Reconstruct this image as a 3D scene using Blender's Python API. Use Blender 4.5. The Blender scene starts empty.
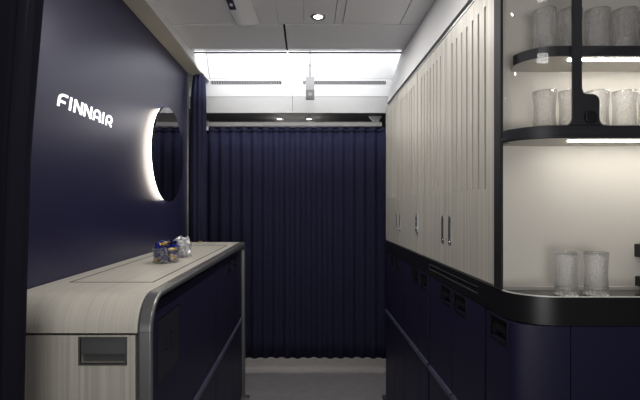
import bpy, bmesh, math, random
from mathutils import Vector, Matrix
random.seed(7)
PI = math.pi
S = bpy.context.scene
COL = S.collection

# ------------------------------------------------------------------ camera
cam = bpy.data.objects.new('camera', bpy.data.cameras.new('camera'))
COL.objects.link(cam)
cam.location = (0, 0, 1.3)
cam.rotation_euler = (PI/2, 0, 0)
cam.data.sensor_width = 36
cam.data.lens = 36*440/640
cam.data.shift_x = 14/640
cam.data.shift_y = 6/640
cam.data.clip_start = 0.02
S.camera = cam
S.cycles.transparent_max_bounces = 40

# ------------------------------------------------------------------ world, exposure
S.view_settings.view_transform = 'Standard'
S.view_settings.look = 'None'
S.view_settings.gamma = 1
S.view_settings.use_curve_mapping = False
S.view_settings.exposure = 0.08
w = bpy.data.worlds.new('world'); S.world = w; w.use_nodes = True
w.node_tree.nodes['Background'].inputs[0].default_value = (0.8, 0.82, 0.9, 1)
w.node_tree.nodes['Background'].inputs[1].default_value = 0.03

def area(name, loc, target, sx, sy, power, color=(1, 1, 1), spread=180):
    l = bpy.data.lights.new(name, 'AREA'); l.shape = 'RECTANGLE'
    l.size = sx; l.size_y = sy; l.energy = power; l.color = color; l.spread = math.radians(spread)
    o = bpy.data.objects.new(name, l); COL.objects.link(o)
    o.location = loc
    d = Vector(target) - Vector(loc)
    o.rotation_euler = d.to_track_quat('-Z', 'Y').to_euler()
    return o
# hidden strip above the ceiling edge that washes the white bulkhead
area('cove_light', (-0.06, 2.72, 2.44), (-0.06, 3.30, 2.30), 1.2, 0.05, 11, (0.97, 0.98, 1.0))
# lamp of the cabin beyond the curtain
# added soft fill lamp behind the camera, in place of unseen cabin light
area('rear_fill', (0.0, -1.7, 0.9), (0.0, 0.3, 2.28), 1.2, 0.7, 17, (1.0, 0.98, 0.97), 110)
area('cabin_lamp', (-0.1, 4.9, 1.98), (-0.1, 3.7, 0.0), 0.5, 0.1, 10, (1.0, 0.93, 0.82))

# ------------------------------------------------------------------ materials
def mat(name, col, rough=0.5, metal=0.0, spec=0.5, ior=1.5, tint=(1, 1, 1), bump=None, emit=None, estr=0, grain=None, coat=0):
    m = bpy.data.materials.new(name); m.use_nodes = True
    nt = m.node_tree; b = nt.nodes['Principled BSDF']
    b.inputs['Base Color'].default_value = (*col, 1)
    b.inputs['Roughness'].default_value = rough
    b.inputs['Metallic'].default_value = metal
    b.inputs['Specular IOR Level'].default_value = spec
    b.inputs['Specular Tint'].default_value = (*tint, 1)
    b.inputs['IOR'].default_value = ior
    b.inputs['Coat Weight'].default_value = coat
    if emit:
        b.inputs['Emission Color'].default_value = (*emit, 1)
        b.inputs['Emission Strength'].default_value = estr
    def noise(scale3, scale, detail=3):
        tc = nt.nodes.new('ShaderNodeTexCoord'); mp = nt.nodes.new('ShaderNodeMapping')
        mp.inputs['Scale'].default_value = scale3
        n = nt.nodes.new('ShaderNodeTexNoise'); n.inputs['Scale'].default_value = scale
        n.inputs['Detail'].default_value = detail
        nt.links.new(tc.outputs['Object'], mp.inputs[0]); nt.links.new(mp.outputs[0], n.inputs['Vector'])
        return n
    if grain:
        sc3, amt = grain
        n = noise(sc3, 1.0, 5); r = nt.nodes.new('ShaderNodeValToRGB')
        r.color_ramp.elements[0].position = 0.3; r.color_ramp.elements[1].position = 0.7
        r.color_ramp.elements[0].color = (*[c*(1-amt) for c in col], 1)
        r.color_ramp.elements[1].color = (*[min(1, c*(1+amt*0.6)) for c in col], 1)
        nt.links.new(n.outputs['Fac'], r.inputs[0]); nt.links.new(r.outputs[0], b.inputs['Base Color'])
    if bump:
        sc3, scale, st, dist = bump
        n = noise(sc3, scale); bp = nt.nodes.new('ShaderNodeBump')
        bp.inputs['Strength'].default_value = st; bp.inputs['Distance'].default_value = dist
        nt.links.new(n.outputs['Fac'], bp.inputs['Height']); nt.links.new(bp.outputs[0], b.inputs['Normal'])
    return m
def glassmat(name, tint, refract=0.0, bump=None):
    m = bpy.data.materials.new(name); m.use_nodes = True
    nt = m.node_tree; nt.nodes.clear()
    N = nt.nodes.new; K = nt.links.new
    out = N('ShaderNodeOutputMaterial')
    tr = N('ShaderNodeBsdfTransparent'); tr.inputs[0].default_value = (*tint, 1)
    gl = N('ShaderNodeBsdfGlossy'); gl.inputs['Roughness'].default_value = 0.03
    lw = N('ShaderNodeLayerWeight'); lw.inputs[0].default_value = 0.5
    p5 = N('ShaderNodeMath'); p5.operation = 'POWER'; p5.inputs[1].default_value = 4.5
    ma = N('ShaderNodeMath'); ma.operation = 'MULTIPLY_ADD'; ma.inputs[1].default_value = 0.7; ma.inputs[2].default_value = 0.03
    mx = N('ShaderNodeMixShader')
    K(lw.outputs['Facing'], p5.inputs[0]); K(p5.outputs[0], ma.inputs[0]); K(ma.outputs[0], mx.inputs[0])
    K(tr.outputs[0], mx.inputs[1]); K(gl.outputs[0], mx.inputs[2])
    last = mx
    if refract:
        tc = N('ShaderNodeTexCoord'); mp = N('ShaderNodeMapping'); mp.inputs['Scale'].default_value = bump[0]
        n = N('ShaderNodeTexNoise'); n.inputs['Scale'].default_value = bump[1]; n.inputs['Detail'].default_value = 3
        bp = N('ShaderNodeBump'); bp.inputs['Strength'].default_value = bump[2]; bp.inputs['Distance'].default_value = 0.002
        K(tc.outputs['Object'], mp.inputs[0]); K(mp.outputs[0], n.inputs['Vector']); K(n.outputs['Fac'], bp.inputs['Height'])
        g = N('ShaderNodeBsdfGlass'); g.inputs['Roughness'].default_value = 0.03; g.inputs['IOR'].default_value = 1.45
        K(bp.outputs[0], g.inputs['Normal'])
        m2 = N('ShaderNodeMixShader'); m2.inputs[0].default_value = refract
        K(tr.outputs[0], m2.inputs[1]); K(g.outputs[0], m2.inputs[2])
        fr = N('ShaderNodeBsdfDiffuse'); fr.inputs[0].default_value = (0.95, 0.95, 0.95, 1)  # white patches mixed in as painted brightness on the clear glass
        rg = N('ShaderNodeMapRange'); rg.inputs[1].default_value = 0.50; rg.inputs[2].default_value = 0.68
        rg.inputs[3].default_value = 0.01; rg.inputs[4].default_value = 0.24
        m3 = N('ShaderNodeMixShader')
        K(n.outputs['Fac'], rg.inputs[0]); K(rg.outputs[0], m3.inputs[0]); K(m2.outputs[0], m3.inputs[1]); K(fr.outputs[0], m3.inputs[2])
        last = m3
    K(last.outputs[0], out.inputs[0])
    return m

M = dict(
    wood=mat('pale_wood', (0.50, 0.475, 0.415), 0.45, grain=((90, 90, 1.1), 0.22)),
    woodtop=mat('pale_wood_counter', (0.58, 0.55, 0.48), 0.42, grain=((130, 1.2, 0.8), 0.14)),
    groove=mat('groove_metal', (0.55, 0.54, 0.52), 0.25, 0.85),
    beige=mat('beige_panel', (0.53, 0.505, 0.455), 0.5),
    soffit=mat('beige_soffit', (0.47, 0.44, 0.375), 0.6),
    navywall=mat('navy_textured_wall', (0.016, 0.0155, 0.048), 0.34, ior=1.55, tint=(0.74, 0.74, 1.0), bump=((1, 1, 0.5), 420, 0.12, 0.0006)),
    navy=mat('navy_laminate', (0.013, 0.012, 0.036), 0.48, ior=1.33),
    rail=mat('navy_bumper', (0.055, 0.058, 0.10), 0.35),
    curtain=mat('navy_curtain', (0.017, 0.0173, 0.044), 0.85, spec=0.2, bump=((1, 1, 1), 500, 0.3, 0.001)),
    darkcurtain=mat('dark_navy_curtain', (0.007, 0.007, 0.013), 0.9, spec=0.15, bump=((1, 1, 1), 500, 0.3, 0.001)),
    thread=mat('seam_thread', (0.025, 0.025, 0.035), 0.9),
    black=mat('black_plastic', (0.009, 0.009, 0.010), 0.38, ior=1.4),
    glint=mat('bright_glass_studs', (0.9, 0.9, 0.9), 0.25),  # white base paints the bright glints of the glass studs
    frame=mat('charcoal_frame', (0.022, 0.022, 0.026), 0.35),
    grey=mat('dark_grey_latch', (0.06, 0.06, 0.06), 0.4),
    metal=mat('brushed_metal', (0.42, 0.42, 0.42), 0.32, 0.9),
    trim=mat('grey_metal_trim', (0.20, 0.20, 0.20), 0.35, 0.6),
    chrome=mat('chrome', (0.75, 0.75, 0.75), 0.15, 1.0),
    white=mat('white_panel', (0.80, 0.80, 0.80), 0.5),
    ceil=mat('ceiling_panel', (0.68, 0.67, 0.67), 0.42),
    soffitw=mat('light_grey_soffit', (0.62, 0.62, 0.63), 0.5),
    lip=mat('shaded_lip', (0.34, 0.335, 0.33), 0.5),  # darker base stands for the weak grazing light on the lip
    box=mat('shaded_box', (0.16, 0.16, 0.165), 0.5),  # dark base puts the shade on the white box into its colour
    edge=mat('satin_edge', (0.75, 0.75, 0.75), 0.22, spec=0.9),
    post=mat('black_post', (0.012, 0.012, 0.014), 0.6, spec=0.3),
    satin=mat('satin_metal', (0.65, 0.64, 0.62), 0.4, 0.3),
    dark=mat('dark_lining', (0.10, 0.10, 0.105), 0.6),
    gap=mat('gap_black', (0.01, 0.01, 0.01), 0.8),
    floor=mat('grey_floor', (0.25, 0.24, 0.25), 0.6, bump=((1, 1, 1), 60, 0.2, 0.002), grain=((14, 14, 14), 0.10)),
    mirror=mat('dark_mirror', (0.32, 0.32, 0.34), 0.03, 1.0),
    led=mat('led_strip', (1, 1, 1), 0.5, emit=(1.0, 0.96, 0.90), estr=52),
    halo=mat('halo_led', (1, 1, 1), 0.5, emit=(1.0, 0.90, 0.74), estr=7),
    lens=mat('lamp_lens', (1, 1, 1), 0.5, emit=(1.0, 0.97, 0.92), estr=8),
    sign=mat('lit_letter', (1, 1, 1), 0.5, emit=(1.0, 1.0, 1.0), estr=1.3),
    darkglass=mat('dark_worktop', (0.05, 0.048, 0.045), 0.18),
    placard=mat('navy_placard', (0.012, 0.014, 0.05), 0.4),
    pane=glassmat('window_glass', (0.97, 0.97, 0.97)),
    tumbler=glassmat('ice_glass', (0.99, 0.99, 0.99), 0.6, ((1, 1, 0.5), 260, 1.0)),
    bowl=glassmat('bowl_glass', (0.99, 0.99, 0.99), 0.4, ((1, 1, 1), 120, 0.4)),
    blue=mat('blue_foil', (0.02, 0.03, 0.35), 0.25, 0.6),
    dkblue=mat('dark_blue_foil', (0.01, 0.01, 0.08), 0.3, 0.5),
    gold=mat('gold_foil', (0.75, 0.55, 0.15), 0.3, 0.8),
    silver=mat('silver_foil', (0.8, 0.8, 0.82), 0.3, 0.5),
    brass=mat('brass', (0.7, 0.5, 0.2), 0.3, 0.9),
)

# ------------------------------------------------------------------ helpers
def obj(name, bm, m, parent=None, smooth=False, bevel=0, solid=0, loc=None):
    bmesh.ops.recalc_face_normals(bm, faces=bm.faces)
    me = bpy.data.meshes.new(name); bm.to_mesh(me); bm.free()
    me.materials.append(M[m] if isinstance(m, str) else m)
    if m == 'navy' and name in ('door', 'side_door'): me.materials.append(M['gap'])   # lining of the recesses
    for p in me.polygons: p.use_smooth = True
    me.set_sharp_from_angle(angle=math.radians(60 if smooth else 32))
    o = bpy.data.objects.new(name, me); COL.objects.link(o)
    if loc: o.location = loc
    if parent:
        o.parent = parent
        # meshes are written in world coordinates: cancel the parents' offset
        off = Vector((0, 0, 0)); p = parent
        while p: off += p.location; p = p.parent
        me.transform(Matrix.Translation(-off))
    if solid:
        s = o.modifiers.new('s', 'SOLIDIFY'); s.thickness = solid; s.offset = 0
    if bevel:
        b = o.modifiers.new('b', 'BEVEL'); b.width = bevel; b.segments = 3; b.limit_method = 'ANGLE'
    return o
def thing(name, label, cat, loc=(0, 0, 0), group=None):
    o = bpy.data.objects.new(name, None); COL.objects.link(o); o.location = loc
    o.empty_display_size = 0.05
    return tag(o, label, cat, group)
def tag(o, label, cat, group=None):
    o['label'] = label; o['category'] = cat
    if group: o['group'] = group
    return o
def struct(o):
    o['kind'] = 'structure'; return o
def box(bm, x0, x1, y0, y1, z0, z1):
    v = [bm.verts.new(p) for p in ((x0,y0,z0),(x1,y0,z0),(x1,y1,z0),(x0,y1,z0),(x0,y0,z1),(x1,y0,z1),(x1,y1,z1),(x0,y1,z1))]
    for f in ((3,2,1,0),(4,5,6,7),(0,1,5,4),(1,2,6,5),(2,3,7,6),(3,0,4,7)): bm.faces.new([v[i] for i in f])
    return bm
def B(*a):
    return box(bmesh.new(), *a)
def prism(bm, pts, f0, f1):
    """pts 2-D outline, f0/f1 map a 2-D point to the two end caps"""
    a = [bm.verts.new(f0(p)) for p in pts]; b = [bm.verts.new(f1(p)) for p in pts]
    n = len(pts)
    bm.faces.new(a); bm.faces.new(b[::-1])
    for i in range(n): bm.faces.new((a[i], a[(i+1)%n], b[(i+1)%n], b[i]))
    return bm
def prism_x(bm, pts, x0, x1): return prism(bm, pts, lambda p: (x0, p[0], p[1]), lambda p: (x1, p[0], p[1]))
def prism_y(bm, pts, y0, y1): return prism(bm, pts, lambda p: (p[0], y0, p[1]), lambda p: (p[0], y1, p[1]))
def prism_z(bm, pts, z0, z1): return prism(bm, pts, lambda p: (p[0], p[1], z0), lambda p: (p[0], p[1], z1))
def lathe(bm, prof, c=(0, 0, 0), n=28, axis='z', wob=0):
    rings = []
    for r, h in prof:
        ring = []
        for i in range(n):
            a = 2*PI*i/n; rr = r*(1+wob*math.sin(a*7+h*90))
            x, y = rr*math.cos(a), rr*math.sin(a)
            p = {'z': (x, y, h), 'x': (h, x, y), 'y': (x, h, y)}[axis]
            ring.append(bm.verts.new((c[0]+p[0], c[1]+p[1], c[2]+p[2])))
        rings.append(ring)
    for a, b in zip(rings, rings[1:]):
        for i in range(n): bm.faces.new((a[i], a[(i+1)%n], b[(i+1)%n], b[i]))
    if prof[0][0] > 1e-6 and prof[0] != prof[-1]:
        bm.faces.new(rings[0][::-1])
        bm.faces.new(rings[-1])
    bmesh.ops.remove_doubles(bm, verts=bm.verts, dist=1e-6)
    return bm
def rrect(x0, x1, y0, y1, r, n=6):
    pts = []
    for cx, cy, a0 in ((x1-r, y1-r, 0), (x0+r, y1-r, 90), (x0+r, y0+r, 180), (x1-r, y0+r, 270)):
        for i in range(n+1):
            a = math.radians(a0+90*i/n); pts.append((cx+r*math.cos(a), cy+r*math.sin(a)))
    return pts
def relief(bm, u0, u1, v0, v1, P, thick, rec):
    """slab whose front is cut by rectangular recesses (ua, ub, va, vb, depth); P(u, v, w) maps to the world"""
    us = sorted({u0, u1, *[r[0] for r in rec], *[r[1] for r in rec]}); vs = sorted({v0, v1, *[r[2] for r in rec], *[r[3] for r in rec]})
    us = [u for u in us if u0-1e-9 <= u <= u1+1e-9]; vs = [v for v in vs if v0-1e-9 <= v <= v1+1e-9]
    def dep(i, j):
        if i < 0 or j < 0 or i >= len(us)-1 or j >= len(vs)-1: return thick
        u = (us[i]+us[i+1])/2; v = (vs[j]+vs[j+1])/2
        for r in rec:
            if r[0] < u < r[1] and r[2] < v < r[3]: return r[4]
        return 0.0
    def q(*pp, k=0):
        f = bm.faces.new([bm.verts.new(P(*p)) for p in pp]); f.material_index = k
    for i in range(-1, len(us)-1):
        for j in range(-1, len(vs)-1):
            d = dep(i, j)
            if i >= 0 and j >= 0:
                q((us[i], vs[j], d), (us[i+1], vs[j], d), (us[i+1], vs[j+1], d), (us[i], vs[j+1], d), k=1 if d > 0 else 0)
            if j >= 0:
                e = dep(i+1, j)
                if abs(e-d) > 1e-9: q((us[i+1], vs[j], d), (us[i+1], vs[j], e), (us[i+1], vs[j+1], e), (us[i+1], vs[j+1], d))
            if i >= 0:
                e = dep(i, j+1)
                if abs(e-d) > 1e-9: q((us[i], vs[j+1], d), (us[i+1], vs[j+1], d), (us[i+1], vs[j+1], e), (us[i], vs[j+1], e))
    q((u0, v0, thick), (u0, v1, thick), (u1, v1, thick), (u1, v0, thick))
    bmesh.ops.remove_doubles(bm, verts=bm.verts, dist=1e-6)
    return bm
RX = 0.54                     # face of the right-hand units
LX = -0.43                    # face of the left-hand doors
PR = lambda u, v, w: (RX+w, u, v)
PL = lambda u, v, w: (LX-w, u, v)

# ------------------------------------------------------------------ the shell
struct(obj('floor', B(-1.0, 1.4, -1.6, 6.2, -0.06, 0.0), 'floor'))
struct(obj('wall_left', B(-0.90, -0.82, -1.2, 3.06, 0, 2.22), 'navywall'))
struct(obj('wall_left_rear', B(-0.94, -0.86, 3.06, 6.2, 0, 2.02), 'darkcurtain'))
struct(obj('wall_right', B(0.92, 1.0, 3.0, 6.2, 0, 2.02), 'darkcurtain'))
struct(obj('wall_far', B(-0.94, 1.0, 6.1, 6.2, 0, 2.02), 'beige'))
struct(obj('trim_1', B(-0.819, -0.810, 3.03, 3.045, 1.06, 2.215), 'trim'))
# ceiling over the galley, with cut seams
bm = bmesh.new()
seams = [-0.72, 0.0, ]
CZ = 2.28
def cpan(x0, x1, y0, y1): box(bm, x0, x1, y0, y1, CZ, CZ+0.02)
for x0, x1 in ((-0.725, -0.1475), (-0.146, -0.0115), (-0.0105, 0.149), (0.1515, 0.193), (0.197, 0.503), (0.507, 1.3)):
    cpan(x0, x1, -1.2, 2.371)
struct(obj('ceiling', bm, 'ceil', bevel=0.001))
for k, (x0, x1) in enumerate(((-0.725, -0.125), (-0.113, 0.66))):
    prof = [(2.384, CZ), (2.74, CZ), (2.74, CZ+0.02), (2.384, CZ+0.02)]
    struct(obj('trim_10', B(x0, x1, 2.852, 2.857, CZ+0.010, CZ+0.02), 'trim'))
    struct(obj('trim_11', prism_x(bmesh.new(), [(2.742, CZ-0.0005), (2.762, CZ+0.001), (2.85, CZ+0.024), (2.85, CZ+0.03), (2.742, CZ+0.03)], x0, x1), 'edge'))
    struct(obj('ceiling', prism_x(bmesh.new(), prof, x0, x1), 'soffitw' if 0 else 'ceil'))
struct(obj('trim_2', B(-0.72, 1.3, -1.2, 2.836, CZ+0.022, CZ+0.03), 'gap'))
# left soffit: beige underside, white face
struct(obj('trim_3', B(-0.90, -0.727, -1.2, 3.06, 2.222, 2.232), 'soffit'))
struct(obj('trim_4', B(-0.90, -0.725, -1.2, 3.36, 2.2325, 2.56), 'white'))
# right soffit, its face leaning back
prof = [(0.545, 1.990), (0.615, CZ), (0.625, CZ+0.06), (1.3, CZ+0.06), (1.3, 1.990)]
struct(obj('trim_5', prism_y(bmesh.new(), prof, -0.3, 2.775), 'soffitw'))
struct(obj('trim_6', prism_y(bmesh.new(), prof, 2.777, 2.98), 'soffitw'))
# bulkhead: lip with shade in its colour, two white wash panels, curving back over the cove
def strip(name, pts, x0, x1, m, t=0.01):
    pp = list(pts) + [(y+t, z+t*0.3) for y, z in reversed(pts)]
    return struct(obj(name, prism_x(bmesh.new(), pp, x0, x1), m))
for a, b in ((-0.90, -0.104), (-0.1015, 1.2)):
    strip('wall_bulkhead', [(3.36, 2.011), (3.36, 2.135)], a, b, 'lip')
    strip('wall_bulkhead', [(3.356, 2.1352), (3.30, 2.252)], a, b, 'white')
strip('wall_bulkhead', [(3.30, 2.254), (3.20, 2.40), (3.05, 2.50), (2.85, 2.53), (2.5, 2.53), (2.45, 2.31)], -0.72, 1.2, 'white')
struct(obj('trim_7', B(-0.90, 1.2, 3.298, 3.306, 2.2515, 2.2545), 'trim'))
struct(obj('trim_8', B(0.66, 1.2, 2.84, 3.30, 2.28, 2.56), 'white'))
struct(obj('ceiling_rear', B(-0.94, 1.2, 3.371, 6.2, 2.012, 2.03), 'dark'))

# ------------------------------------------------------------------ downlights
def downlight(x, y, z, r, label, power, group='round downlights'):
    t = thing('downlight', label, 'ceiling light', (x, y, z), group)
    prof = [(r*0.66, z-0.001), (r, z-0.004), (r*1.12, z-0.003), (r*1.15, z), (r*0.66, z)]
    prof.append(prof[0])
    obj('lamp_ring', lathe(bmesh.new(), prof, (x, y, 0)), 'metal', t, True)
    obj('lens', lathe(bmesh.new(), [(0.0001, z-0.0015), (r*0.64, z-0.0015), (r*0.64, z), (0.0001, z)], (x, y, 0)), 'lens', t)
    if power:
        l = bpy.data.lights.new('downlight_lamp', 'AREA'); l.shape = 'DISK'; l.size = r*1.2; l.energy = power
        l.color = (1, 0.97, 0.93)
        o = bpy.data.objects.new('downlight_lamp', l); COL.objects.link(o); o.parent = t; o.location = (0, 0, -0.006)
    return t
downlight(0.063, 2.28, CZ, 0.036, 'round recessed downlight in the grey ceiling panel over the aisle', 6.5)
downlight(-0.219, 3.60, 2.012, 0.030, 'small round downlight above the curtain rail, left of its neighbour', 2.5)
downlight(0.025, 3.60, 2.012, 0.030, 'small round downlight above the curtain rail, nearer the hanging sensor', 2.5)
for y, pw in ((1.35, 6.5), (0.1, 4), (-0.8, 4)):  # unseen downlights added to light the galley from above the camera
    downlight(0.063, y, CZ, 0.036, 'added unseen round recessed downlight in the ceiling near the camera', pw, 'added downlights near the camera')

# ------------------------------------------------------------------ molded ceiling bump with placard
t = thing('ceiling_housing', 'molded grey ceiling housing with a small navy plate', 'ceiling fixture', (-0.30, 2.2, CZ))
bm = bmesh.new()
top = [(-0.408, 1.75), (-0.380, 2.31), (-0.362, 2.348), (-0.32, 2.364), (-0.245, 2.370), (-0.275, 1.75)]
bot = [(-0.385, 1.75), (-0.364, 2.27), (-0.352, 2.30), (-0.338, 2.312), (-0.322, 2.300), (-0.334, 1.75)]
a = [bm.verts.new((x, y, CZ-0.001)) for x, y in top]; b = [bm.verts.new((x, y, CZ-0.035)) for x, y in bot]
bm.faces.new(a); bm.faces.new(b)
for i in range(6): bm.faces.new((a[i], a[(i+1) % 6], b[(i+1) % 6], b[i]))
obj('housing_shell', bm, 'ceil', t, bevel=0.006)
pl = obj('plate', B(-0.366, -0.334, 1.99, 2.11, CZ-0.039, CZ-0.0355), 'placard', t)
obj('plate_mark', prism_z(bmesh.new(), [(-0.352, 2.040), (-0.342, 2.055), (-0.348, 2.078), (-0.358, 2.060)], CZ-0.0405, CZ-0.0391), 'white', pl)

# ------------------------------------------------------------------ vents
def vent(x0, x1, label):
    t = thing('air_vent', label, 'vent', ((x0+x1)/2, 3.31, 2.22), 'slotted air vents on the white bulkhead')
    # panel plane runs from (3.352, 2.1365) to (3.30, 2.252)
    f = lambda k: 3.352-0.052*k; g = lambda k: 2.1365+0.1155*k
    k0, k1 = 0.70, 0.90
    def plate(x0, x1, k0, k1, o0, o1):
        return prism_x(bmesh.new(), [(f(k0)-o0, g(k0)), (f(k0)-o1, g(k0)), (f(k1)-o1, g(k1)), (f(k1)-o0, g(k1))], x0, x1)
    obj('backing', plate(x0, x1, k0, k1, 0.0005, 0.002), 'gap', t)
    bm = bmesh.new(); n = int((x1-x0)/0.0125)
    for i in range(n):
        x = x0+0.003+i*(x1-x0-0.006)/n
        prism(bm, [(f(k0)-0.002, g(k0), 0), (f(k0)-0.005, g(k0), 0), (f(k1)-0.005, g(k1), 0.006), (f(k1)-0.002, g(k1), 0.006)],
              lambda p: (x+p[2], p[0], p[1]), lambda p: (x+0.0030+p[2], p[0], p[1]))
    obj('slats', bm, 'soffitw', t)
vent(-0.716, -0.185, 'slotted air vent on the white bulkhead, left of the hanging sensor')
vent(-0.022, 0.60, 'slotted air vent on the white bulkhead, behind and right of the hanging sensor')

# hanging sensor
t = thing('ceiling_sensor', 'small shaded box hanging on a stem before the white bulkhead', 'sensor', (0.029, 3.15, 2.066))
obj('housing', prism_y(bmesh.new(), rrect(-0.002, 0.060, 2.125, 2.217, 0.004), 3.125, 3.175), 'box', t)
hd = obj('sensor_head', prism_y(bmesh.new(), rrect(-0.002, 0.060, 2.064, 2.1245, 0.004), 3.127, 3.173), 'grey', t)
obj('lens', lathe(bmesh.new(), [(0.0001, 3.122), (0.012, 3.122), (0.015, 3.1265), (0.0001, 3.1265)], (0.029, 0, 2.09), axis='y'), 'box', hd)
obj('stem', lathe(bmesh.new(), [(0.006, 2.2175), (0.006, 2.30), (0.010, 2.302), (0.010, 2.312), (0.005, 2.314), (0.004, 2.50)], (0.029, 3.15, 0), n=12), 'box', t)

# ------------------------------------------------------------------ curtains
def curtain_mesh(xs, yf, z0, z1, nz=12, xf=None):
    bm = bmesh.new(); rows = []
    for j in range(nz+1):
        z = z0+(z1-z0)*j/nz
        rows.append([bm.verts.new(((xf(x, z) if xf else x), yf(x, z), z)) for x in xs])
    for a, b in zip(rows, rows[1:]):
        for i in range(len(xs)-1): bm.faces.new((a[i], a[i+1], b[i+1], b[i]))
    return bm
PITCH = 0.0855
def pleat(x, z):
    s = math.sin(2*PI*(x+0.30)/PITCH)
    ph = math.sin(11*x)*0.4+math.sin(4.3*x+2)*0.5
    return 3.50+0.014*math.tanh(2.2*s)+0.004*math.sin(2*PI*x/0.31+ph)*(1.95-z)
xs = [-0.855+i*0.0095 for i in range(int(1.74/0.0095))]
t = thing('aisle_curtain', 'navy pleated curtain closed across the end of the aisle', 'curtain', (0, 3.5, 0.09))
obj('fabric', curtain_mesh(xs, pleat, 0.092, 1.888, 14), 'curtain', t, True, solid=0.002)
obj('header', curtain_mesh(xs, lambda x, z: pleat(x, 1.888)-0.0015, 1.886, 1.926, 1), 'curtain', t, True, solid=0.004)
t = thing('curtain_rail', 'light grey rail carrying the navy aisle curtain', 'rail', (0, 3.5, 1.93))
bm = prism_x(bmesh.new(), rrect(3.478, 3.522, 1.930, 1.968, 0.012), -0.78, 0.60)
obj('rail', bm, 'white', t, True)
bm = bmesh.new()
prism_y(bm, [(0.50, 2.011), (0.60, 2.011), (0.585, 1.985), (0.57, 1.955), (0.545, 1.955), (0.525, 1.985)], 3.48, 3.52)
obj('bracket', bm, 'soffitw', t)
obj('bracket', B(-0.80, -0.775, 3.48, 3.52, 1.90, 1.975), 'soffitw', t)
obj('bracket', B(-0.85, -0.795, 3.49, 3.51, 1.91, 1.925), 'metal', t)

# stowed curtain at the wall's end
bm = bmesh.new(); n = 96
def stow(a, z):
    cx, cy = -0.768, 3.135
    top = max(0, (z-2.05)/0.17)
    r = 1+0.13*math.sin(a*9+0.4)+0.02*math.sin(z*7+a*3)
    rx = 0.050*(1-0.25*top); ry = 0.052
    return (cx+top*0.008+rx*r*math.cos(a), cy+ry*r*math.sin(a), z)
rows = [[bm.verts.new(stow(2*PI*i/n, z)) for i in range(n)] for z in [0.05+0.0905*j for j in range(25)]]
for a, b in zip(rows, rows[1:]):
    for i in range(n): bm.faces.new((a[i], a[(i+1) % n], b[(i+1) % n], b[i]))
bm.faces.new(rows[0][::-1]); bm.faces.new(rows[-1])
t = thing('stowed_curtain', 'bunched navy curtain hanging at the end of the left wall', 'curtain', (-0.768, 3.135, 0.05))
obj('fabric', bm, 'curtain', t, True)
obj('hook', B(-0.812, -0.800, 3.068, 3.080, 2.165, 2.2215), 'metal', t)

# dark curtain in the foreground
def edge(z): 
    pts = [(0.0, -0.655), (0.86, -0.652), (1.13, -0.645), (1.43, -0.635), (1.54, -0.625), (1.77, -0.605), (2.22, -0.585)]
    for (a, xa), (b, xb) in zip(pts, pts[1:]):
        if z <= b: return xa+(xb-xa)*(z-a)/(b-a)
    return pts[-1][1]
us = [i/72 for i in range(73)]
fx = lambda u, z: -0.808+u*(edge(z)+0.808)
t = thing('door_curtain', 'near-black curtain hanging in the left foreground before the counter', 'curtain', (-0.72, 1.0, 0.05))
obj('fabric', curtain_mesh(us, lambda u, z: 1.0+0.022*math.sin(u*2*PI*3.2+0.6)*(1-0.2*z), 0.05, 2.221, 24, fx), 'darkcurtain', t, True, solid=0.003)
for u0 in (0.70, 0.89):
    obj('seam', curtain_mesh([u0, u0+0.006], lambda u, z: 1.0+0.022*math.sin(u*2*PI*3.2+0.6)*(1-0.2*z)-0.0025, 0.05, 2.221, 24, fx), 'thread', t)

# ------------------------------------------------------------------ lit sign letters on the wall
t = thing('wall_sign', 'glowing white airline lettering on the navy left wall', 'sign', (-0.82, 1.65, 1.63))
def arc(cx, cy, rx, ry, a0, a1, n=6): return [(cx+rx*math.cos(math.radians(a0+(a1-a0)*i/n)), cy+ry*math.sin(math.radians(a0+(a1-a0)*i/n))) for i in range(n+1)]
st = 0.175; h = st/2
GL = {
 'F': [[(h, 0), (h, 0.55)] + arc(0.46, 0.55, 0.46-h, 0.45-h, 180, 90) + [(0.76, 1-h)], [(h, 0.40), (0.62, 0.40)]],
 'I': [[(h, 0), (h, 1)]],
 'N': [[(h, 0), (h, 1)], [(h+0.02, 0.93), (0.80-h, 0.07)], [(0.80-h, 0), (0.80-h, 1)]],
 'A': [[(h, 0), (h, 0.52)] + arc(0.42, 0.52, 0.42-h, 0.48-h, 180, 0, 10) + [(0.84-h, 0)], [(h, 0.33), (0.84-h, 0.33)]],
 'R': [[(h, 0), (h, 0.60)] + arc(0.40, 0.60, 0.40-h, 0.40-h, 180, -60, 12) + [(0.42, 0.34), (0.30, 0.34)], [(0.40, 0.36), (0.74, 0.0)]],
}
UX, UZ = 0.0745, 0.048
def stroke(bm, pts, y0, z0):
    def mp(p, d=0): return (-0.8195+d, y0+(p[0]+0.16*p[1])*UX, z0+p[1]*UZ)
    for i, (p, q) in enumerate(zip(pts, pts[1:])):
        d = Vector((q[0]-p[0], q[1]-p[1])); L = d.length
        if L < 1e-6: continue
        d /= L; nrm = Vector((-d.y, d.x))*h
        e = 0.0005*i
        qd = [(p[0]+nrm.x, p[1]+nrm.y), (q[0]+nrm.x, q[1]+nrm.y), (q[0]-nrm.x, q[1]-nrm.y), (p[0]-nrm.x, p[1]-nrm.y)]
        prism(bm, qd, lambda c: mp(c), lambda c: mp(c, 0.0015))
        if i:
            prism(bm, [(p[0]+h*math.cos(k*PI/6), p[1]+h*math.sin(k*PI/6)) for k in range(12)], lambda c: mp(c), lambda c: mp(c, 0.0014))
for ch, y in zip('FINNAIR', (1.441, 1.512, 1.541, 1.611, 1.682, 1.757, 1.788)):
    bm = bmesh.new()
    for s in GL[ch]: stroke(bm, s, y+0.006, 1.631)
    obj('letter', bm, 'sign', t)

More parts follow.
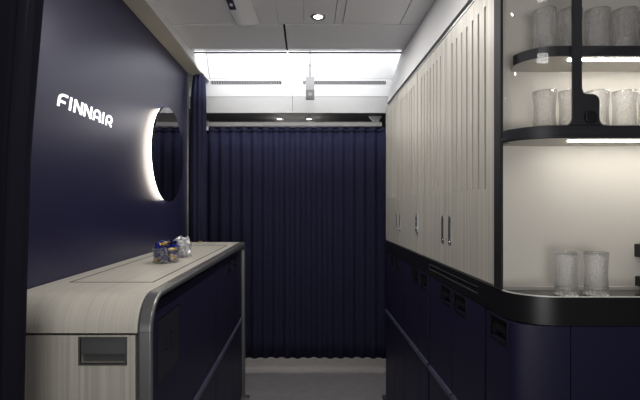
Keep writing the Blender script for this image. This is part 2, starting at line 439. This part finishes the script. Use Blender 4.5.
# ------------------------------------------------------------------ round backlit mirror
MY, MZ, MR = 2.535, 1.595, 0.272
t = thing('round_mirror', 'round dark mirror with a glowing halo behind it on the left wall', 'mirror', (-0.82, MY, MZ))
def discx(r, x0, x1, n=96, r2=None):
    return lathe(bmesh.new(), [(0.0001, x0), (r, x0), (r2 or r, x1), (0.0001, x1)], (0, MY, MZ), n=n, axis='x')
obj('backing', discx(MR-0.032, -0.8195, -0.797), 'black', t)
ring = [(MR-0.030, -0.8190), (MR-0.012, -0.8190), (MR-0.012, -0.797), (MR-0.030, -0.797), (MR-0.030, -0.8190)]
obj('halo_light', lathe(bmesh.new(), ring, (0, MY, MZ), n=96, axis='x'), 'halo', t)
rim = [(MR, -0.796), (MR, -0.787), (MR-0.004, -0.785), (MR-0.004, -0.796), (MR, -0.796)]
obj('rim', lathe(bmesh.new(), rim, (0, MY, MZ), n=96, axis='x'), 'black', t)
obj('mirror_glass', discx(MR-0.0045, -0.796, -0.7855), 'mirror', t)

# ------------------------------------------------------------------ left counter
TZ = 1.056; R = 0.092; NY = 1.17; FY = 2.98
t = thing('countertop', 'pale wood countertop curving down at its near end, with metal edge', 'countertop', (-0.63, 2.0, 0))
def arcyz(r, cy, cz, a0, a1, n=14): return [(cy+r*math.cos(math.radians(a0+(a1-a0)*i/n)), cz+r*math.sin(math.radians(a0+(a1-a0)*i/n))) for i in range(n+1)]
outer = [(NY, TZ-R-0.002)] + arcyz(R, NY+R, TZ-R, 180, 90) + [(FY, TZ)]
inner = [(FY, TZ-0.025)] + arcyz(R-0.02, NY+R, TZ-R, 90, 180) + [(NY+0.02, TZ-R-0.002)]
top = obj('worktop', prism_x(bmesh.new(), outer+inner, -0.815, -0.4485), 'woodtop', t)

# inlaid lid: thin dark seams let into the top
bm = bmesh.new()
g = 0.0055
for a in ((-0.758, -0.487, 1.405, 1.405+g*1.3), (-0.758, -0.758+g, 1.405, 2.73), (-0.487-g, -0.487, 1.405, 2.73), (-0.758, -0.487, 2.726, 2.736)):
    box(bm, *a, TZ-0.004, TZ+0.0004)
obj('inlay_seam', bm, 'gap', t)
o2 = [(NY-0.002, 0.0)] + arcyz(R+0.002, NY+R, TZ-R, 180, 90) + arcyz(0.03, FY-0.03, TZ-0.028, 90, 0, 6) + [(FY, 0.0)]
i2 = [(FY-0.028, 0.0), (FY-0.028, TZ-0.05)] + [(FY-0.05, TZ-0.03)] + arcyz(R-0.014, NY+R, TZ-R, 90, 180) + [(NY+0.012, 0.0)]
obj('metal_edge', prism_x(bmesh.new(), o2+i2, -0.4475, -0.4095), 'trim', t, bevel=0.006)
obj('edge_joint', B(-0.4480, -0.4090, NY-0.0022, NY+0.006, TZ-R-0.001, TZ-R+0.0005), 'grey', t)
obj('foot', prism_z(bmesh.new(), rrect(-0.44, -0.382, 2.93, 2.99, 0.01), 0, 0.018), 'metal', t)

def latch(P, u0, u1, v0, v1, parent, paddle='black', rim='black'):
    """frame and slanted paddle of a recessed latch (the recess itself is in the door)"""
    e = 0.005
    bm = bmesh.new()
    def slab(ua, ub, va, vb, w0, w1):
        v = [bm.verts.new(P(*p)) for p in ((ua,va,w0),(ub,va,w0),(ub,vb,w0),(ua,vb,w0),(ua,va,w1),(ub,va,w1),(ub,vb,w1),(ua,vb,w1))]
        for f in ((0,1,2,3),(4,5,6,7),(0,1,5,4),(1,2,6,5),(2,3,7,6),(3,0,4,7)): bm.faces.new([v[i] for i in f])
    slab(u0-e, u0, v0-e, v1+e, -0.002, 0.004); slab(u1, u1+e, v0-e, v1+e, -0.002, 0.004)
    slab(u0, u1, v0-e, v0, -0.002, 0.004); slab(u0, u1, v1, v1+e, -0.002, 0.004)
    slab(u0+0.0003, u1-0.0003, v0+0.0003, v1-0.0003, 0.0165, 0.0175)
    L = obj('latch', bm, rim, parent)
    bm = bmesh.new(); m = v0+(v1-v0)*0.38
    pts = [(u0+0.002, v1-0.002, 0.006), (u1-0.002, v1-0.002, 0.006), (u1-0.002, m, 0.002), (u0+0.002, m, 0.002),
           (u0+0.002, v1-0.002, 0.012), (u1-0.002, v1-0.002, 0.012), (u1-0.002, m, 0.008), (u0+0.002, m, 0.008)]
    v = [bm.verts.new(P(*p)) for p in pts]
    for f in ((0,1,2,3),(4,5,6,7),(0,1,5,4),(1,2,6,5),(2,3,7,6),(3,0,4,7)): bm.faces.new([v[i] for i in f])
    obj('paddle', bm, paddle, L)
    return L

# near end cabinet of the counter
PF = lambda u, v, w: (u, NY+0.004+w, v)
t = thing('end_cabinet', 'pale wood near end of the left counter with a dark recessed latch', 'cabinet', (-0.63, 1.3, 0))
obj('carcass', B(-0.815, -0.455, 1.205, 1.42, 0.02, 0.935), 'navy', t)
zt = TZ-R-0.009
lz0, lz1 = 0.880, 0.946
d = obj('door', relief(bmesh.new(), -0.815, -0.4555, 0.03, zt, PF, 0.022, [(-0.602, -0.482, lz0, lz1, 0.018)]), 'wood', t)
latch(PF, -0.602, -0.482, lz0, lz1, d, 'grey', 'grey')

# side cabinets of the left counter
def left_unit(y0, y1, label, latches, hatch=False, cy0=None):
    t = thing('counter_cabinet', label, 'cabinet', (-0.6, (y0+y1)/2, 0), 'navy cabinets under the left counter')
    obj('carcass', B(-0.80, LX-0.022, (cy0 or y0)+0.003, y1-0.003, 0.03, TZ-0.035), 'gap', t)
    rec = [(a, b, 0.925, 0.985, 0.018) for a, b in latches]
    if hatch: rec.append((1.275, 1.50, 0.775, 0.968, 0.006))
    ys = 1.2195 if hatch else y0+0.005
    d = obj('door', relief(bmesh.new(), ys, y1-0.005, 0.562, TZ-0.034, PL, 0.02, rec), 'navy', t)
    if hatch:   # the door's near edge follows the rounded metal edge
        pts = [(1.2192, 0.562), (y0, 0.562)] + [(1.262+0.076*math.cos(math.radians(a)), 0.964+0.076*math.sin(math.radians(a))) for a in range(178, 128, -6)]
        obj('door_edge', prism_x(bmesh.new(), pts, LX-0.02, LX), 'navy', d)
    for a, b in latches: latch(PL, a, b, 0.925, 0.985, d)
    obj('lower_door', relief(bmesh.new(), y0+0.005, y1-0.005, 0.03, 0.530, PL, 0.02, []), 'navy', t)
    obj('bumper', prism(bmesh.new(), [(0, 0.532), (-0.012, 0.535), (-0.014, 0.547), (-0.010, 0.555), (0, 0.558)],
        lambda p: (LX-0.004-p[0], y0+0.003, p[1]), lambda p: (LX-0.004-p[0], y1-0.003, p[1])), 'rail', t, bevel=0.002)
    return t, d
t, d = left_unit(1.186, 2.10, 'navy cabinet under the left counter, nearest, with an inset access hatch', [], True, 1.43)
hp = obj('access_hatch', relief(bmesh.new(), 1.280, 1.494, 0.780, 0.963, PL, 0.0055, [(1.40, 1.411, 0.845, 0.905, 0.003), (1.335, 1.365, 0.852, 0.860, 0.003)]), 'dark', t)
M['hatch'] = mat('hatch_grey', (0.018, 0.019, 0.028), 0.45, ior=1.4); hp.data.materials[0] = M['hatch']
hk = obj('keyhole', B(LX-0.002, LX+0.001, 1.401, 1.410, 0.85, 0.89), 'black', hp)
left_unit(2.10, 2.56, 'navy cabinet under the left counter, middle one, with one recessed latch', [(2.40, 2.515)])
left_unit(2.56, 2.950, 'navy cabinet under the left counter, farthest one by the curtain', [(2.60, 2.70)])

# ------------------------------------------------------------------ bowls of sweets
def bowl(x, y, r, hgt, label):
    t = thing('glass_bowl', label, 'bowl', (x, y, TZ+0.001))
    z = TZ+0.001
    prof = [(0.0001, z), (r*0.86, z), (r*0.96, z+0.008), (r, z+hgt*0.5), (r*1.02, z+hgt), (r*0.97, z+hgt), (r*0.94, z+hgt*0.5), (r*0.88, z+0.014), (0.0001, z+0.012)]
    obj('glass_body', lathe(bmesh.new(), prof, (x, y, 0), n=36, wob=0.012), 'bowl', t, True)
    bm = bmesh.new()
    for i in range(12):
        a = 2*PI*i/12
        lathe(bm, [(0.0001, z), (0.006, z+0.001), (0.007, z+0.006), (0.0001, z+0.010)], (x+r*0.93*math.cos(a), y+r*0.93*math.sin(a), 0), n=8)
    obj('studded_base', bm, 'bowl', t, True)
def candy_mesh(name):
    bm = bmesh.new()
    prof = [(0.0095, -0.021), (0.0075, -0.017), (0.0025, -0.0115), (0.0075, -0.009), (0.0088, 0), (0.0075, 0.009), (0.0025, 0.0115), (0.0075, 0.017), (0.0095, 0.021)]
    lathe(bm, prof, (0, 0, 0), n=10, axis='x', wob=0.10)
    me = bpy.data.meshes.new(name); bm.to_mesh(me); bm.free()
    return me
meshes = {}
for c in ('blue', 'dkblue', 'gold', 'silver'):
    me = candy_mesh('sweet'); me.materials.append(M[c]); meshes[c] = me
def fill(x, y, r, z0, layers, cols, label, group):
    for li, n in enumerate(layers):
        for i in range(n):
            a = 2*PI*i/n+li*0.7; rr = r*(0.62 if n > 2 else 0.2)*(1 if li < len(layers)-1 else 0.75)
            c = random.choice(cols)
            o = bpy.data.objects.new('wrapped_sweet', meshes[c]); COL.objects.link(o)
            o.location = (x+rr*math.cos(a), y+rr*math.sin(a), z0+0.0125*li)
            o.rotation_euler = (random.uniform(0, 3), random.uniform(-0.5, 0.5), a+PI/2+random.uniform(-0.5, 0.5))
            tag(o, label[c] if isinstance(label, dict) else label, 'sweet', group[c] if isinstance(group, dict) else group)
bowl(-0.602, 1.90, 0.056, 0.068, 'clear glass bowl of blue and gold wrapped sweets on the counter')
fill(-0.602, 1.90, 0.056, TZ+0.022, (9, 9, 9, 9, 8, 5), ('blue', 'dkblue', 'blue', 'dkblue', 'gold'),
     {'blue': 'bright blue foil wrapped sweet in the nearer glass bowl', 'dkblue': 'dark blue foil wrapped sweet in the nearer glass bowl', 'gold': 'gold foil wrapped sweet in the nearer glass bowl'},
     {'blue': 'bright blue sweets in the nearer bowl', 'dkblue': 'dark blue sweets in the nearer bowl', 'gold': 'gold sweets in the nearer bowl'})
bowl(-0.592, 2.10, 0.044, 0.066, 'clear glass bowl of silvery wrapped sweets, behind the blue ones')
fill(-0.592, 2.10, 0.044, TZ+0.022, (7, 7, 7, 7, 6, 3), ('silver',), 'silvery white wrapped sweet in the farther glass bowl', 'silvery sweets in the farther bowl')
for i, x in enumerate((-0.772, -0.715)):
    tag(obj('brass_catch', prism_z(bmesh.new(), rrect(x, x+(0.02 if i else 0.012), 2.93, 2.945, 0.003), TZ, TZ+(0.010 if i else 0.006)), 'brass'),
        ('larger' if i else 'smaller')+' brass catch at the far end of the wooden countertop', 'catch', 'brass catches on the counter')

# ------------------------------------------------------------------ right side: tall wood cupboards
Z0, Z1 = 1.070, 1.958
def wood_unit(ys, label, side, latches=True):
    y0, ym, y1 = ys
    t = thing('wall_cupboard', label, 'cupboard', (0.8, ym, Z0), 'pale wood cupboards along the right side')
    obj('carcass', B(RX+0.021, 1.25, max(y0+0.002, 1.302), y1-0.001, Z0, Z1), 'dark', t)
    for k, (a, b) in enumerate(((y0, ym), (ym, y1))):
        rec = []
        n = 7; m0 = 0.070; sp = (b-a-2*m0)/(n-1)
        for i in range(n):
            c = a+m0+i*sp; rec.append((c-0.0065, c+0.0065, 1.352, 1.902, 0.007))
        d = obj('door', relief(bmesh.new(), a+0.0035, b-0.0035, Z0+0.003, Z1-0.003, PR, 0.02, rec), 'wood', t); d.data.materials.append(M['groove'])
        hy = b-0.045 if k == 0 else a+0.040
        hd = obj('handle', prism(bmesh.new(), rrect(hy-0.014, hy+0.014, 1.153, 1.262, 0.0135), lambda p: (RX-0.002, p[0], p[1]), lambda p: (RX, p[0], p[1])), 'metal', d)
        obj('grip', B(RX-0.0035, RX-0.0021, hy-0.005, hy+0.005, 1.178, 1.250), 'grey', hd)
        obj('screw', lathe(bmesh.new(), [(0.0001, RX-0.005), (0.0065, RX-0.004), (0.007, RX-0.002), (0.0001, RX-0.002)], (0, hy, 1.166), n=12, axis='x'), 'chrome', hd)
    obj('top_strip', B(RX-0.001, RX+0.012, y0+0.002, y1-0.001, Z1+0.001, Z1+0.006), 'metal', t)
    return t
wood_unit((1.258, 1.697, 2.13), 'pale wood two-door grooved cupboard beside the glass display cabinet', 0)
t = wood_unit((2.131, 2.575, 2.978), 'pale wood two-door grooved cupboard at the far end by the curtain', 0)
lk = obj('lock', prism(bmesh.new(), rrect(2.118, 2.146, 1.165, 1.262, 0.012), lambda p: (RX-0.006, p[0], p[1]), lambda p: (RX-0.0005, p[0], p[1])), 'metal', t)
for z in (1.185, 1.215, 1.243):
    obj('lock_button', lathe(bmesh.new(), [(0.0001, RX-0.010), (0.007, RX-0.009), (0.009, RX-0.0062), (0.0001, RX-0.0062)], (0, 2.132, z), n=14, axis='x'), 'chrome' if z != 1.215 else 'grey', lk)
struct(obj('trim_9', B(0.558, 1.25, 1.302, 2.978, Z1+0.0065, 1.9895), 'gap'))

# black ledge under the cupboards, with pull-out shelf
t = thing('ledge', 'long black ledge between wood cupboards and navy trolley bays', 'ledge', (0.6, 2.1, 1.0))
obj('ledge_body', relief(bmesh.new(), 1.258, 2.978, 0.996, 1.067, PR, 0.02, [(1.38, 1.93, 1.022, 1.047, 0.012)]), 'black', t)
sh = obj('pullout_shelf', B(RX+0.003, RX+0.0115, 1.385, 1.925, 1.026, 1.043), 'black', t)
obj('shelf_edge', B(RX-0.001, RX+0.0028, 1.39, 1.925, 1.0435, 1.0455), 'trim', sh)
obj('shelf_edge', B(RX-0.001, RX+0.0028, 1.385, 1.93, 1.0235, 1.0250), 'grey', sh)
obj('top_edge', B(RX-0.001, RX+0.002, 1.258, 2.978, 1.0672, 1.0690), 'trim', t)

# trolley bays below
def bay(y0, ym, y1, latches, label):
    t = thing('trolley_bay', label, 'cabinet', (0.8, (y0+y1)/2, 0), 'navy trolley bays along the right side')
    obj('carcass', B(RX+0.0225, 1.25, y0+0.003, y1-0.003, 0.02, 0.994), 'gap', t)
    for (a, b), (la, lb) in zip(((y0, ym), (ym, y1)), latches):
        if b-a < 0.02: continue
        d = obj('door', relief(bmesh.new(), a+0.0025, b-0.0025, 0.612, 0.992, PR, 0.02, [(la, lb, 0.928, 0.984, 0.018)]), 'navy', t)
        latch(PR, la, lb, 0.928, 0.984, d)
        obj('lower_door', relief(bmesh.new(), a+0.0025, b-0.0025, 0.02, 0.578, PR, 0.02, []), 'navy', t)
        obj('bumper', prism(bmesh.new(), [(0, 0.580), (-0.012, 0.583), (-0.014, 0.598), (-0.010, 0.606), (0, 0.609)],
            lambda p: (RX+0.006+p[0], a+0.006, p[1]), lambda p: (RX+0.006+p[0], b-0.006, p[1])), 'rail', t, bevel=0.002)
    return t
bay(1.332, 1.627, 1.925, [(1.485, 1.60), (1.644, 1.755)], 'navy double-door trolley bay nearest the rounded corner')
bay(1.945, 2.10, 2.41, [(1.955, 2.066), (2.115, 2.24)], 'navy double-door trolley bay in the middle of the right row')
t = bay(2.412, 2.68, 2.976, [(2.56, 2.665), (2.70, 2.82)], 'navy double-door trolley bay at the far end by the curtain')
obj('foot', prism_z(bmesh.new(), rrect(0.515, 0.58, 2.93, 2.995, 0.01), 0, 0.016), 'grey', t)

# ------------------------------------------------------------------ corner: worktop, display cabinet
XE = 1.25
def path(ins=0.0, x_end=XE, n=16, y0=1.2575):
    rx, ry = 0.12-ins, 0.09-ins
    pts = [(RX+ins, y0)]
    pts += [(0.66-rx*math.cos(math.radians(90*i/n)), 1.21-ry*math.sin(math.radians(90*i/n))) for i in range(n+1)]
    pts += [(x_end, 1.12+ins)]
    return pts
def slab_plan(ins, z0, z1, yb=1.28, xe=XE):
    return prism_z(bmesh.new(), [(RX+0.0225, yb), (RX+0.0225, 1.2115)] + [p for p in path(ins, xe)[1:] if p[0] < RX+0.0225 and p[1] < 1.2115 or p[0] > RX+0.0225] + [(xe, yb)], z0, z1)
def band_plan(i0, i1, z0, z1, xe=XE, part=None, y0=1.2575):
    a = path(i0, xe, y0=y0); b = path(i1, xe, y0=y0)
    if part == 'curve':
        a = a[:-1]; b = b[:-1]
        a[-1] = (0.66, a[-1][1]); a.append((xe, a[-1][1])); b.append((xe, b[-1][1]))
    return prism_z(bmesh.new(), a+b[::-1], z0, z1)
# navy corner units
t = thing('corner_cabinet', 'navy rounded corner cabinet with one recessed latch under the black worktop', 'cabinet', (0.6, 1.2, 0))
bm = relief(bmesh.new(), 1.160, 1.318, 0.02, 0.992, lambda u, v, w: (RX+w, u, v), 0.02, [(1.175, 1.283, 0.928, 0.984, 0.018)])
# side door is flat up to the start of the rounded corner
bm.free()
def lpath(ins): 
    r = 0.135-ins
    return [(RX+ins, 1.155+0.0)] 
door = obj('side_door', relief(bmesh.new(), 1.17, 1.318, 0.02, 0.992, PR, 0.02, [(1.183, 1.283, 0.928, 0.984, 0.018)]), 'navy', t)
latch(PR, 1.183, 1.283, 0.928, 0.984, door)
def cpts(ins, n=14):
    cx, cy, rx, ry = 0.665, 1.168, 0.125-ins, 0.042-ins*0.6
    return [(cx-rx*math.cos(math.radians(90*i/n)), cy-ry*math.sin(math.radians(90*i/n))) for i in range(n+1)] + [(0.676, cy-ry)]
obj('curved_panel', prism_z(bmesh.new(), cpts(0)+cpts(0.016)[::-1], 0.02, 0.992), 'navy', t, True if False else False)
obj('carcass', B(RX+0.0225, 0.676, 1.19, 1.325, 0.02, 0.990), 'navy', t)
t = thing('galley_cabinet', 'flat navy cabinet front facing the camera at the right edge', 'cabinet', (0.95, 1.2, 0))
obj('door', B(0.6785, XE, 1.126, 1.146, 0.02, 0.992), 'navy', t)
obj('carcass', B(0.6785, XE, 1.147, 1.325, 0.02, 0.990), 'navy', t)
# worktop
t = thing('worktop', 'black worktop with rounded corner and raised lip, under the display cabinet', 'worktop', (0.8, 1.2, 1.0))
obj('slab', slab_plan(0.009, 0.996, 1.054), 'black', t)
obj('surface', slab_plan(0.012, 1.0545, 1.057), 'darkglass', t)
obj('lip', band_plan(0.0, 0.008, 0.995, 1.0665), 'black', t)
obj('lip_edge', band_plan(0.0005, 0.0075, 1.0668, 1.0685), 'satin', t)
obj('back_strip', B(0.562, XE, 1.272, 1.2795, 1.0572, 1.067), 'satin', t)
# post
t = tag(obj('corner_post', B(RX-0.004, RX+0.004, 1.2125, 1.2565, 1.069, 2.27), 'post', bevel=0.002), 'tall black post between the wood cupboard and the display nook', 'post')
# backsplash
struct(obj('wall_back', B(0.562, XE, 1.2805, 1.300, 1.00, 2.27), 'beige'))
struct(obj('wall_nook_side', B(RX+0.004, RX+0.0105, 1.2572, 1.2795, 1.069, 2.27), 'beige'))
# display cabinet
CB = 1.473
t = thing('display_cabinet', 'black framed glass display cabinet with rounded corner full of tumblers', 'display cabinet', (0.85, 1.2, CB))
obj('bottom_panel', slab_plan(0.006, CB+0.001, CB+0.012, 1.2798), 'beige', t)
obj('bottom_frame', band_plan(0.0, 0.0055, CB, CB+0.033, y0=1.212), 'frame', t, bevel=0.0015)
obj('inner_floor', slab_plan(0.012, CB+0.0125, CB+0.020, 1.2798), 'beige', t)
obj('frame_lip', band_plan(-0.003, -0.0002, CB+0.004, CB+0.012, y0=1.212), 'frame', t)
def shp(i, n=16): return [(0.66-(0.082-i)*math.cos(math.radians(90*k/n)), 1.22-(0.075-i)*math.sin(math.radians(90*k/n))) for k in range(n+1)] + [(XE, 1.145+i)]
sh = obj('shelf', prism_z(bmesh.new(), shp(0)+[(XE, 1.2798), (0.598, 1.2798)], 1.6905, 1.714), 'beige', t)
obj('shelf_edge', prism_z(bmesh.new(), shp(-0.004)+shp(-0.0002)[::-1], 1.689, 1.7155), 'frame', sh)
obj('shelf_light', B(0.70, XE-0.02, 1.168, 1.178, 1.6885, 1.6902), 'led', sh)
obj('cabinet_light', B(0.70, XE-0.02, 1.168, 1.178, CB-0.001, CB+0.0008), 'led', t)
obj('top_panel', slab_plan(0.006, 2.00, 2.02, 1.2798), 'beige', t)
obj('upper_light', B(0.64, XE-0.02, 1.145, 1.215, 1.9965, 1.9995), 'led', t)
# mullion, with rounded inner corners of the panes
def fr(pts, m='frame', y0=1.1175, y1=1.1255, parent=t, name='mullion'):
    return obj(name, prism_y(bmesh.new(), pts, y0, y1), m, parent)
fr([(0.679, CB+0.0332), (0.701, CB+0.0332), (0.701, 2.0), (0.679, 2.0)])
def fillet(cx, cz, sx, r=0.020, n=7):
    # solid corner between mullion and bottom frame
    pts = [(cx, cz)] + [(cx+sx*(r-r*math.sin(math.radians(90*i/n))), cz+(r-r*math.cos(math.radians(90*i/n)))) for i in range(n+1)]
    return pts
fr(fillet(0.679, CB+0.0332, -1), name='corner_fillet')
# door latch housing: stepped curve down to the frame
zb = CB+0.0332
hx = 0.701
hous = [(hx, zb), (hx, zb+0.092)]
hous += [(hx+0.014-0.014*math.cos(math.radians(a)), zb+0.092-0.014*math.sin(math.radians(a))) for a in range(10, 91, 16)]
hous += [(hx+0.026+0.018*math.sin(math.radians(a)), zb+0.060+0.018*math.cos(math.radians(a))) for a in range(0, 91, 15)]
hous += [(hx+0.060-0.016*math.cos(math.radians(a)), zb+0.016-0.016*math.sin(math.radians(a))) for a in range(0, 91, 15)]
gd = obj('glass_door', B(0.7015, XE-0.003, 1.127, 1.131, CB+0.034, 1.998), 'pane', t)
L = obj('latch_housing', prism_y(bmesh.new(), hous, 1.1165, 1.1260), 'frame', gd, bevel=0.001)
obj('latch_recess', prism_y(bmesh.new(), rrect(hx+0.004, hx+0.035, zb+0.004, zb+0.056, 0.008), 1.1155, 1.1164), 'gap', L)
kn = obj('latch_knob', prism_y(bmesh.new(), rrect(hx+0.004, hx+0.035, zb+0.005, zb+0.034, 0.011), 1.108, 1.1154), 'black', L, bevel=0.002)
cg = path(0.005, 0.6785, n=28)[1:]
bm = bmesh.new()
lo = [bm.verts.new((x, y, CB+0.034)) for x, y in cg]; hi = [bm.verts.new((x, y, 1.998)) for x, y in cg]
for i in range(len(cg)-1): bm.faces.new((lo[i], lo[i+1], hi[i+1], hi[i]))
obj('curved_glass', bm, 'pane', t, True, solid=0.003)

# ------------------------------------------------------------------ tumblers
def tumbler_mesh():
    H = 0.119
    prof = [(0.0001, 0.003), (0.020, 0.002), (0.027, 0.006), (0.0295, 0.014), (0.0285, 0.03), (0.0268, 0.055), (0.0272, 0.08), (0.0292, 0.105), (0.0305, H),
            (0.0287, H), (0.0272, 0.105), (0.0252, 0.08), (0.0248, 0.055), (0.0262, 0.03), (0.0255, 0.018), (0.0001, 0.015)]
    bm = bmesh.new(); lathe(bm, prof, (0, 0, 0), n=32, wob=0.008)
    me = bpy.data.meshes.new('glass_body'); bm.to_mesh(me); bm.free()
    me.materials.append(M['tumbler'])
    for p in me.polygons: p.use_smooth = True
    b2 = bmesh.new()
    for ring, (rr, nn) in enumerate(((0.0245, 12), (0.014, 7))):
        for i in range(nn):
            a = 2*PI*i/nn+ring
            lathe(b2, [(0.0001, 0.0), (0.004, 0.001), (0.0055, 0.005), (0.0001, 0.009)], (rr*math.cos(a), rr*math.sin(a), 0), n=8)
    m2 = bpy.data.meshes.new('studded_base'); b2.to_mesh(m2); b2.free(); m2.materials.append(M['glint'])
    for p in m2.polygons: p.use_smooth = True
    return me, m2
tm, tb = tumbler_mesh()
def tumbler(x, y, z, label, group, rot=0.0):
    t = thing('glass_tumbler', label, 'glass', (x, y, z), group); t.rotation_euler.z = rot
    for n, m in (('glass_body', tm), ('studded_base', tb)):
        o = bpy.data.objects.new(n, m); COL.objects.link(o); o.parent = t
tumbler(0.7040, 1.190, 1.0572, 'left of the two clear tumblers standing on the black worktop', 'tumblers on the worktop')
tumbler(0.7850, 1.190, 1.0572, 'right of the two clear tumblers standing on the black worktop', 'tumblers on the worktop', 1.1)
names = ['leftmost tumbler, behind the curved glass,', 'tumbler just left of the black mullion', 'tumbler just right of the black mullion', 'second tumbler right of the mullion', 'tumbler cut by the right picture edge']
for i, x in enumerate((0.652, 0.7227, 0.796, 0.870, 0.941)):
    tumbler(x, 1.203, 1.7142, names[i]+' on the display cabinet\'s shelf', 'tumblers on the cabinet shelf', i*0.8)
    tumbler(x, 1.203, CB+0.0203, names[i]+' on the display cabinet\'s floor', 'tumblers on the cabinet floor', i*1.3+0.4)

# ------------------------------------------------------------------ black fixture at the right edge of the nook
t = thing('wall_fixture', 'black fixture on the nook\'s back wall at the right picture edge', 'fixture', (1.0, 1.28, 1.06))
obj('spout', prism_y(bmesh.new(), rrect(0.955, 1.05, 1.152, 1.190, 0.003), 1.245, 1.28), 'black', t)
obj('body', B(0.985, 1.05, 1.25, 1.2798, 1.0675, 1.1515), 'black', t)
obj('lower_block', prism_y(bmesh.new(), rrect(0.957, 0.9845, 1.068, 1.097, 0.003), 1.245, 1.2798), 'black', t)
